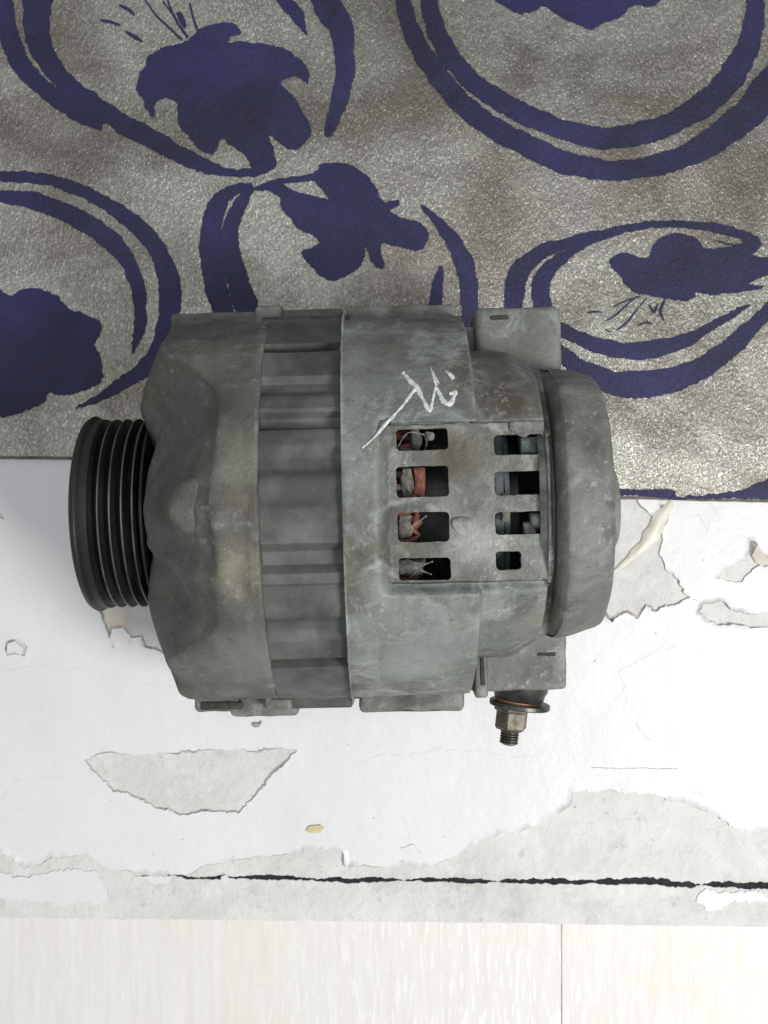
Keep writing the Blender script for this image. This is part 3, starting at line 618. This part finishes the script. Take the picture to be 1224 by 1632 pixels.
# stator core
def ang_of(py, r, pxx=480):
    best = 0; bd = 1e9
    for k in range(-150, 151):
        th = k/100
        p = 808-F*(r*math.sin(th))/(CAMZ-AX-r*math.cos(th)) 
        if abs(p-py) < bd: bd = abs(p-py); best = th
    return best
bands = [(553, .035, .55), (612, .05, .16), (668, .045, .30), (735, .06, .14), (790, .04, .05), (890, .06, .26), (935, .02, .06), (1000, .06, .16), (1056, .035, .55)]
bands = [(ang_of(py, 5.95), w_, d_) for py, w_, d_ in bands]
def core_r(x_, r_, th):
    a = (th+math.pi) % (2*math.pi)-math.pi
    for c, w_, d_ in bands: r_ -= d_*(1-sstep(w_*(.75 if d_ > .4 else .45), w_*(1 if d_ > .4 else 1.25), abs(a-c)))
    
    return r_+noise.noise(Vector((x_*.8, math.sin(th)*5, math.cos(th)*5)))*.03
prof = [(-3.35, 5.3), (-3.35, 5.9)]; x = -3.30; k = 0
while x < -1.12:
    prof += [(x, 5.96), (x+.04, 5.96)]; x += .08
prof = [p if p[1] > 5.95 else (p[0], p[1]) for p in prof]+[(-1.1, 5.5)]
bm = bmesh.new(); lathe(bm, prof, 400, fn=core_r); core = raise_axis(part('stator_core', bm, M_stator, None, 30))
for s, zz in ((1, 1.2), (-1, 1.0)):
    bm = bmesh.new(); yy = s*5.62
    tube(bm, [(-3.6, yy, zz), (-.9, yy, zz)], .30, 16); raise_axis(part('through_bolt', bm, M_thread, None, 60))
    bm = bmesh.new(); rbox(bm, (-3.3, min(s*5.6, s*6.33), -1.8), (-1.15, max(s*5.6, s*6.33), .2), .08, 2); rough_verts(bm, .04)
    raise_axis(part('core_rib', bm, M_stator, None, 50))

# rear housing: section shape changes along x; a rectangular opening is left for the grille
X0, X1 = L(624, 800, 5.9)[0], 4.36
Y1, Y0 = L(700, 672, 5.7)[1], L(700, 931, 5.7)[1]
ZG = 5.28
def sec(x_):
    """(half width y, half height z, exponent) of the housing at x"""
    if x_ < 2.46: return 5.92, 6.22, 2.0
    t = sstep(2.46, 2.62, x_); a = lerp(5.92, 4.75, t); b_ = lerp(6.22, 6.0, t); n_ = lerp(2.0, 2.3, t)
    u = sstep(4.34, 4.50, x_); v = sstep(3.5, 5.0, x_); return lerp(a, 4.12, v), lerp(b_, 5.05, u), lerp(n_, 2.2, u)
xs = [-1.10, -1.10, -1.04, -1.0]+[lerp(-.95, X0-.02, k/14) for k in range(15)]+[X0, X0+.05, X0+.12]
xs += [lerp(X0+.2, 2.40, k/26) for k in range(27)]+[2.46, 2.49, 2.52, 2.56, 2.60, 2.66]
xs += [lerp(2.75, X1-.04, k/18) for k in range(19)]+[X1, 4.40, 4.43, 4.46, 4.5, 4.65, 4.8, 5.0, 5.2]
ys = [3.0, 2.85, 2.7, 2.55, 2.4, 2.3, Y1+.05, Y1, Y1-.05]+[lerp(Y1-.15, Y0+.15, k/20) for k in range(21)]+[Y0+.05, Y0, Y0-.05, Y0-.12, Y0-.2, Y0-.28, Y0-.34, -2.5, -2.6, -2.75, -3.0]
ys = sorted(set(ys), reverse=True)
NR = 150; bm = bmesh.new(); rings = []; meta = []
for i, x_ in enumerate(xs):
    a, b_, n_ = sec(x_)
    if i == 0: a = b_ = 5.4
    if i == 1: a = b_ = 6.18
    ring = []
    def bulge(p):
        q = p*1.3; nn = noise.noise(q)*.05+noise.noise(q*2.7)*.025
        return p+Vector((0, p.y, p.z)).normalized()*nn
    for y_ in ys:
        z_ = b_*(1-abs(y_/a)**n_)**(1/n_); p = Vector((x_, y_, z_))
        if X0 < x_ < X1+.001 and Y0+.001 < y_ < Y1-.001: p.z = ZG-.1
        else:
            p = bulge(p)
            if x_ < 2.46 or x_ < X1:
                dip = sstep(X0-.4, X0, x_)*(1-sstep(0, .12, y_-Y1))*(1-sstep(0, .34, Y0-y_))
                if Y0 >= y_: dip *= .8
                if x_ <= X0+.001 or y_ < Y0+.001: p.z = lerp(p.z, min(p.z, ZG-.02), dip)
        ring.append(bm.verts.new(p))
    # the rest of the way round
    s0 = math.acos(max(-1, min(1, (3.0/a)**(n_/2))))        # y = a*cos^(2/n), z = b*sin^(2/n)
    for k in range(1, NR):
        s = -s0-(2*math.pi-2*(math.pi/2-s0)-2*0)*k/NR if False else None
        # angle runs from the -y side, under the body, to the +y side
        ph = math.pi-s0 + (math.pi+2*s0)*k/NR
        cy, sz = math.cos(ph), math.sin(ph)
        p = Vector((x_, a*math.copysign(abs(cy)**(2/n_), cy), b_*math.copysign(abs(sz)**(2/n_), sz)))
        ring.append(bm.verts.new(bulge(p)))
    rings.append(ring)
n_tot = len(rings[0])
for i, (a_, b_) in enumerate(zip(rings, rings[1:])):
    for k in range(n_tot):
        k2 = (k+1) % n_tot
        if k < len(ys)-1:
            xm, ym = (xs[i]+xs[i+1])/2, (ys[k]+ys[k+1])/2
            if X0+.05 < xm < X1-.0 and Y0+.05 < ym < Y1-.05: continue
        bm.faces.new((a_[k], a_[k2], b_[k2], b_[k]))
rear = raise_axis(part('rear_housing', bm, M_rear, None, 42))
md = rear.modifiers.new('wall', 'SOLIDIFY'); md.thickness = .0022; md.offset = -1

# grille with eight windows
def rrect(px0, py0, px1, py1, r=.11, z=ZG):
    x0, ya = L(px0, py0, z); x1, yb = L(px1, py1, z)
    y0, y1 = min(ya, yb), max(ya, yb); out = []
    for cx, cy, a0 in ((x1-r, y1-r, 0), (x0+r, y1-r, 90), (x0+r, y0+r, 180), (x1-r, y0+r, 270)):
        for k in range(5): t = R(a0+k*22.5); out.append((cx+r*math.cos(t), cy+r*math.sin(t)))
    return jag(out, .1, .012, int(px0+py0))
wins = [(631, 684, 715, 717), (631, 744, 716, 791), (633, 817, 717, 863), (635, 890, 719, 924), (787, 693, 866, 724), (788, 752, 867, 788), (789, 816, 868, 851), (790, 879, 832, 908)]
outer = [(X0+.002, Y0+.002), (X1+.02, Y0+.002), (X1+.02, Y1-.002), (X0+.002, Y1-.002)]
grille = sheet('vent_grille', [outer]+[rrect(*w_) for w_ in wins], ZG-.32, ZG-.018, M_grille, alt, .0, 60); raise_axis(grille)

for px, py, r_, h_ in ((738, 838, .27, .05), (832, 679, .30, .06)):
    cx, cy = L(px, py, ZG); bm = bmesh.new(); lathe(bm, [(ZG-.05, r_), (ZG+.02, r_*.97), (ZG+h_*.7, r_*.7), (ZG+h_, r_*.3), (ZG+h_, .01)], 24, 'z', (cx, cy, 0)); rough_verts(bm, .09, 3); part('casting_lump', bm, M_grille, grille, 70)

# inside: windings, rotor, slip rings
bm = bmesh.new(); lathe(bm, [(.2, 4.9), (.2, 3.4), (3.9, 3.3), (3.9, .5)], 48); lathe(bm, [(-.9, 5.2), (.25, 5.0)], 48); raise_axis(part('rotor', bm, M_black, None, 30))
wind = None
for k in range(13):
    a = -.52+k*.085+rnd.uniform(-.01, .01)
    bm = bmesh.new(); pts = []
    for j in range(9):
        t = j/8; x_ = -.6+1.65*math.sin(math.pi*t)*.95+rnd.uniform(-.02, .02); th = a+.16*(t-.5); r_ = 4.35+.22*math.sin(math.pi*t)
        pts.append((x_, r_*math.sin(th), r_*math.cos(th)))
    tube(bm, pts, rnd.uniform(.085, .12), 6)
    mt = M_copper if rnd.random() < .6 else M_wire
    if wind is None: wind = raise_axis(part('stator_winding', bm, mt, None, 60))
    else: part('winding_loop', bm, mt, wind, 60)
for px, py, w_, h_, m_, zz in [(668, 768, 14, 46, M_copper, 4.75), (649, 770, 18, 46, M_wire, 4.7), (662, 700, 16, 34, M_wire, 4.7), (645, 838, 22, 40, M_fluff, 4.65), (664, 826, 10, 24, M_copper, 4.72), (655, 905, 40, 26, M_wire, 4.6), (683, 694, 10, 12, M_fluff, 4.8)]:
    cx, cy = L(px, py, zz); bm = bmesh.new(); s = CAMZ-AX-zz; hw, hh = w_*s/F/2, h_*s/F/2
    rbox(bm, (cx-hw, cy-hh, zz-.25), (cx+hw, cy+hh, zz), .05, 2)
    bmesh.ops.subdivide_edges(bm, edges=bm.edges[:], cuts=2); rough_verts(bm, .12, 4); part('winding_end', bm, m_, wind, 60)
bm = bmesh.new()   # stray dusty strands over the windings
for (a_, b_, c_) in [((640, 895), (662, 905), (688, 916)), ((650, 892), (664, 906), (655, 920)), ((637, 915), (664, 904), (690, 895)), ((636, 830), (650, 842), (680, 822)), ((640, 858), (652, 838), (640, 822)), ((642, 748), (648, 770), (655, 788)), ((634, 712), (650, 690), (676, 692)), ((676, 692), (680, 705), (678, 715))]:
    pp = []
    for q in catmull([(*L(*a_, 4.9), 4.75), (*L(*b_, 4.9), 4.95), (*L(*c_, 4.9), 4.8)], 5): pp.append(q)
    tube(bm, pp, [.02+.009*math.sin(i*2) for i in range(len(pp))], 5)
part('dusty_strand', bm, M_fluff, wind, 60)
bm = bmesh.new(); lathe(bm, [(3.02, 3.0), (3.02, 4.5), (3.1, 4.6), (3.32, 4.6), (3.38, 4.5), (3.5, 4.5), (3.5, 3)], 64); raise_axis(part('slip_ring', bm, M_slip, None, 40))
for px, py, w_, h_, m_ in [(846, 709, 36, 30, M_slip), (857, 702, 14, 16, M_wire), (806, 822, 14, 18, M_wire), (845, 843, 18, 22, M_fluff), (857, 830, 24, 30, M_slip), (805, 788, 9, 10, M_fluff)]:
    zz = 4.85; cx, cy = L(px, py, zz); bm = bmesh.new(); s = (CAMZ-AX-zz)/F/2
    rbox(bm, (cx-w_*s, cy-h_*s, zz-.5), (cx+w_*s, cy+h_*s, zz), .06, 2); bmesh.ops.subdivide_edges(bm, edges=bm.edges[:], cuts=2); rough_verts(bm, .08, 4)
    raise_axis(part('brush_holder', bm, m_, None, 50))

# rear cover (domed, half-width smaller than its height) and the bearing boss behind it
CP = [(4.66, .70), (4.66, .90), (4.74, .955), (4.88, .988), (5.0, .999), (5.3, 1.0), (5.65, .995), (5.98, .985), (6.14, .965), (6.22, .92), (6.28, .80), (6.32, .55), (6.34, .3), (6.34, .02)]
bm = bmesh.new(); rings = []
CPd = catmull(CP, 4)
for x_, f_ in CPd:
    ring = []
    for k in range(220):
        th = 2*math.pi*k/220; n_ = 2.9
        s_, c_ = math.sin(th), math.cos(th)
        y_ = 4.12*(1-.05*sstep(5.0, 6.2, x_))*f_*math.copysign(abs(s_)**(2/n_), s_); z_ = 5.72*f_*math.copysign(abs(c_)**(2/n_), c_)
        xx = x_+.50*max(0, 1-abs(z_)/5.8)*sstep(5.0, 6.2, x_)-.20*(y_/4.1)**2*sstep(5.4, 6.1, x_)+(.10*sstep(3.0, 4.1, abs(y_)) if x_ < 4.9 else 0)
        # stepped facet on the rug side
        st = sstep(2.15, 2.35, y_)*.10*(1 if c_ > 0 else 0)
        q = Vector((xx, y_, z_-st)); nn = noise.noise(q*1.2)*.06+noise.noise(q*3)*.025
        ring.append(bm.verts.new(q+Vector((0, y_, z_)).normalized()*nn*min(1, f_)))
    rings.append(ring)
for a_, b_ in zip(rings, rings[1:]):
    for k in range(220): bm.faces.new((a_[k], a_[(k+1) % 220], b_[(k+1) % 220], b_[k]))
cover = raise_axis(part('rear_cover', bm, M_cover, None, 50))
bm = bmesh.new(); lathe(bm, [(6.2, 1.36), (7.20, 1.34), (7.28, 1.26), (7.28, .02)], 64, origin=(0, -.2, 0)); raise_axis(part('bearing_boss', bm, M_cover, None, 40))

# rear lugs, tabs, slots, clip
lug((-.95, -6.56, -2.2), (2.45, -5.3, .1), rear, M_ear, .2, .06)
slotbox((.50, -6.52, -.3), (1.65, -6.2, .07), rear)
lug((-1.0, 5.4, -1.6), (2.42, 6.36, .4), rear, M_ear, .14, .05)
lug((2.95, 4.0, -1.2), (5.62, 6.12, 1.0), rear, M_ear, .22, .06)
lug((2.55, 4.0, -1.4), (3.2, 5.6, .4), rear, M_rear, .12, .06)
lug((2.5, -5.80, -1.4), (5.52, -3.9, 1.1), rear, M_ear, .14, .05)
lug((2.62, -5.86, -.5), (3.02, -4.1, 1.75), rear, M_ear, .08, .03, 'clip')
slotbox((2.78, -5.5, 1.70), (2.92, -4.45, 1.79), rear)
slotbox((3.45, 5.70, .9), (4.0, 5.84, 1.06), rear)
slotbox((4.6, -4.75, 1.0), (5.2, -4.6, 1.13), rear)

# output terminal, pointing down the picture
root_t = Vector((4.2, -5.62, .2)); dirv = Vector((-.14, -1, 0)).normalized()
qrot = dirv.to_track_quat('X', 'Z').to_matrix().to_4x4()
def term(name, prof, m_, parent, seg=48, smooth=40, fn=None, shift=0, rot=0):
    bm = bmesh.new(); lathe(bm, prof, seg, fn=fn)
    bmesh.ops.rotate(bm, verts=bm.verts, cent=(0, 0, 0), matrix=Matrix.Rotation(rot, 3, 'X'))
    bmesh.ops.transform(bm, matrix=Matrix.Translation(root_t+Vector((shift, 0, 0))) @ qrot, verts=bm.verts)
    return part(name, bm, m_, parent, smooth)
ins = raise_axis(term('terminal_insulator', [(-.3, .5), (-.3, .88), (.28, .88), (.36, .82), (.55, .78), (.62, .72), (.62, .1)], M_black, None))
term('copper_ring', [(.50, .2), (.50, .72), (.60, .74), (.70, .70), (.70, .2)], M_ring, ins, shift=-.02)
term('washer', [(.66, .3), (.66, .93), (.69, .96), (.80, .96), (.83, .93), (.83, .3)], M_washer, ins, shift=.05, fn=lambda x_, r_, t: r_)
term('terminal_nut', [(.83, .2), (.83, .60), (.90, .62), (.98, .52), (1.46, .52), (1.54, .46), (1.54, .2)], M_bolt, ins, 6, 30, rot=R(18), shift=-.16)
tp = []; x = 1.4
while x < 1.98:
    tp += [(x, .27), (x+.03, .30), (x+.05, .30), (x+.075, .26)]; x += .085
term('stud', tp+[(1.99, .25), (2.03, .18), (2.03, .02)], M_thread, ins, 24, 30, shift=-.16)

# white marker scribble on the rear housing, laid on its curve
def on_body(px, py):
    z = 5.8
    for _ in range(12):
        x_, y_ = L(px, py, z); a, b_, n_ = sec(x_); z = b_*max(.02, 1-abs(y_/a)**n_)**(1/n_)
    return x_, y_, z
scr = [[(577, 714, 5), (596, 697, 6), (618, 672, 8), (640, 648, 6), (655, 628, 8), (664, 618, 10)],
       [(642, 594, 8), (652, 606, 11), (664, 618, 12), (673, 634, 9), (682, 652, 10), (686, 652, 9), (690, 636, 6), (694, 619, 7), (700, 626, 9), (708, 640, 11), (718, 642, 13), (723, 632, 8), (726, 624, 10)],
       [(686, 586, 3), (690, 600, 5), (696, 616, 7)], [(688, 592, 4), (694, 604, 6), (700, 612, 4)], [(710, 592, 4), (718, 598, 10), (724, 604, 7)], [(716, 626, 6), (724, 625, 12), (729, 624, 8)]]
for k, s_ in enumerate(scr):
    c = catmull(s_, 7); bm = bmesh.new(); rows = []
    for i, (x_, y_, w_) in enumerate(c):
        a_ = c[max(0, i-1)]; b_ = c[min(len(c)-1, i+1)]; d = Vector((b_[0]-a_[0], b_[1]-a_[1])); d.normalize()
        w_ *= .74*(1+.6*noise.noise(Vector((x_*.35, y_*.35, k)))); row = []
        for u in (-1, -.5, 0, .5, 1):
            p = on_body(x_-d.y*w_/2*u, y_+d.x*w_/2*u); q = Vector(p)
            nn = noise.noise(q*1.3)*.05+noise.noise(q*3.51)*.025
            q += Vector((0, q.y, q.z)).normalized()*(nn+.012+(.012 if abs(u) < 1 else -.02)); row.append(bm.verts.new(q))
        rows.append(row)
    for a_, b_ in zip(rows, rows[1:]):
        for j in range(4): bm.faces.new((a_[j], a_[j+1], b_[j+1], b_[j]))
    part('marker_stroke', bm, M_chalk, rear, 60)
print('tris', sum(len(p.vertices)-2 for o in sc.objects if o.type == 'MESH' for p in o.data.polygons))
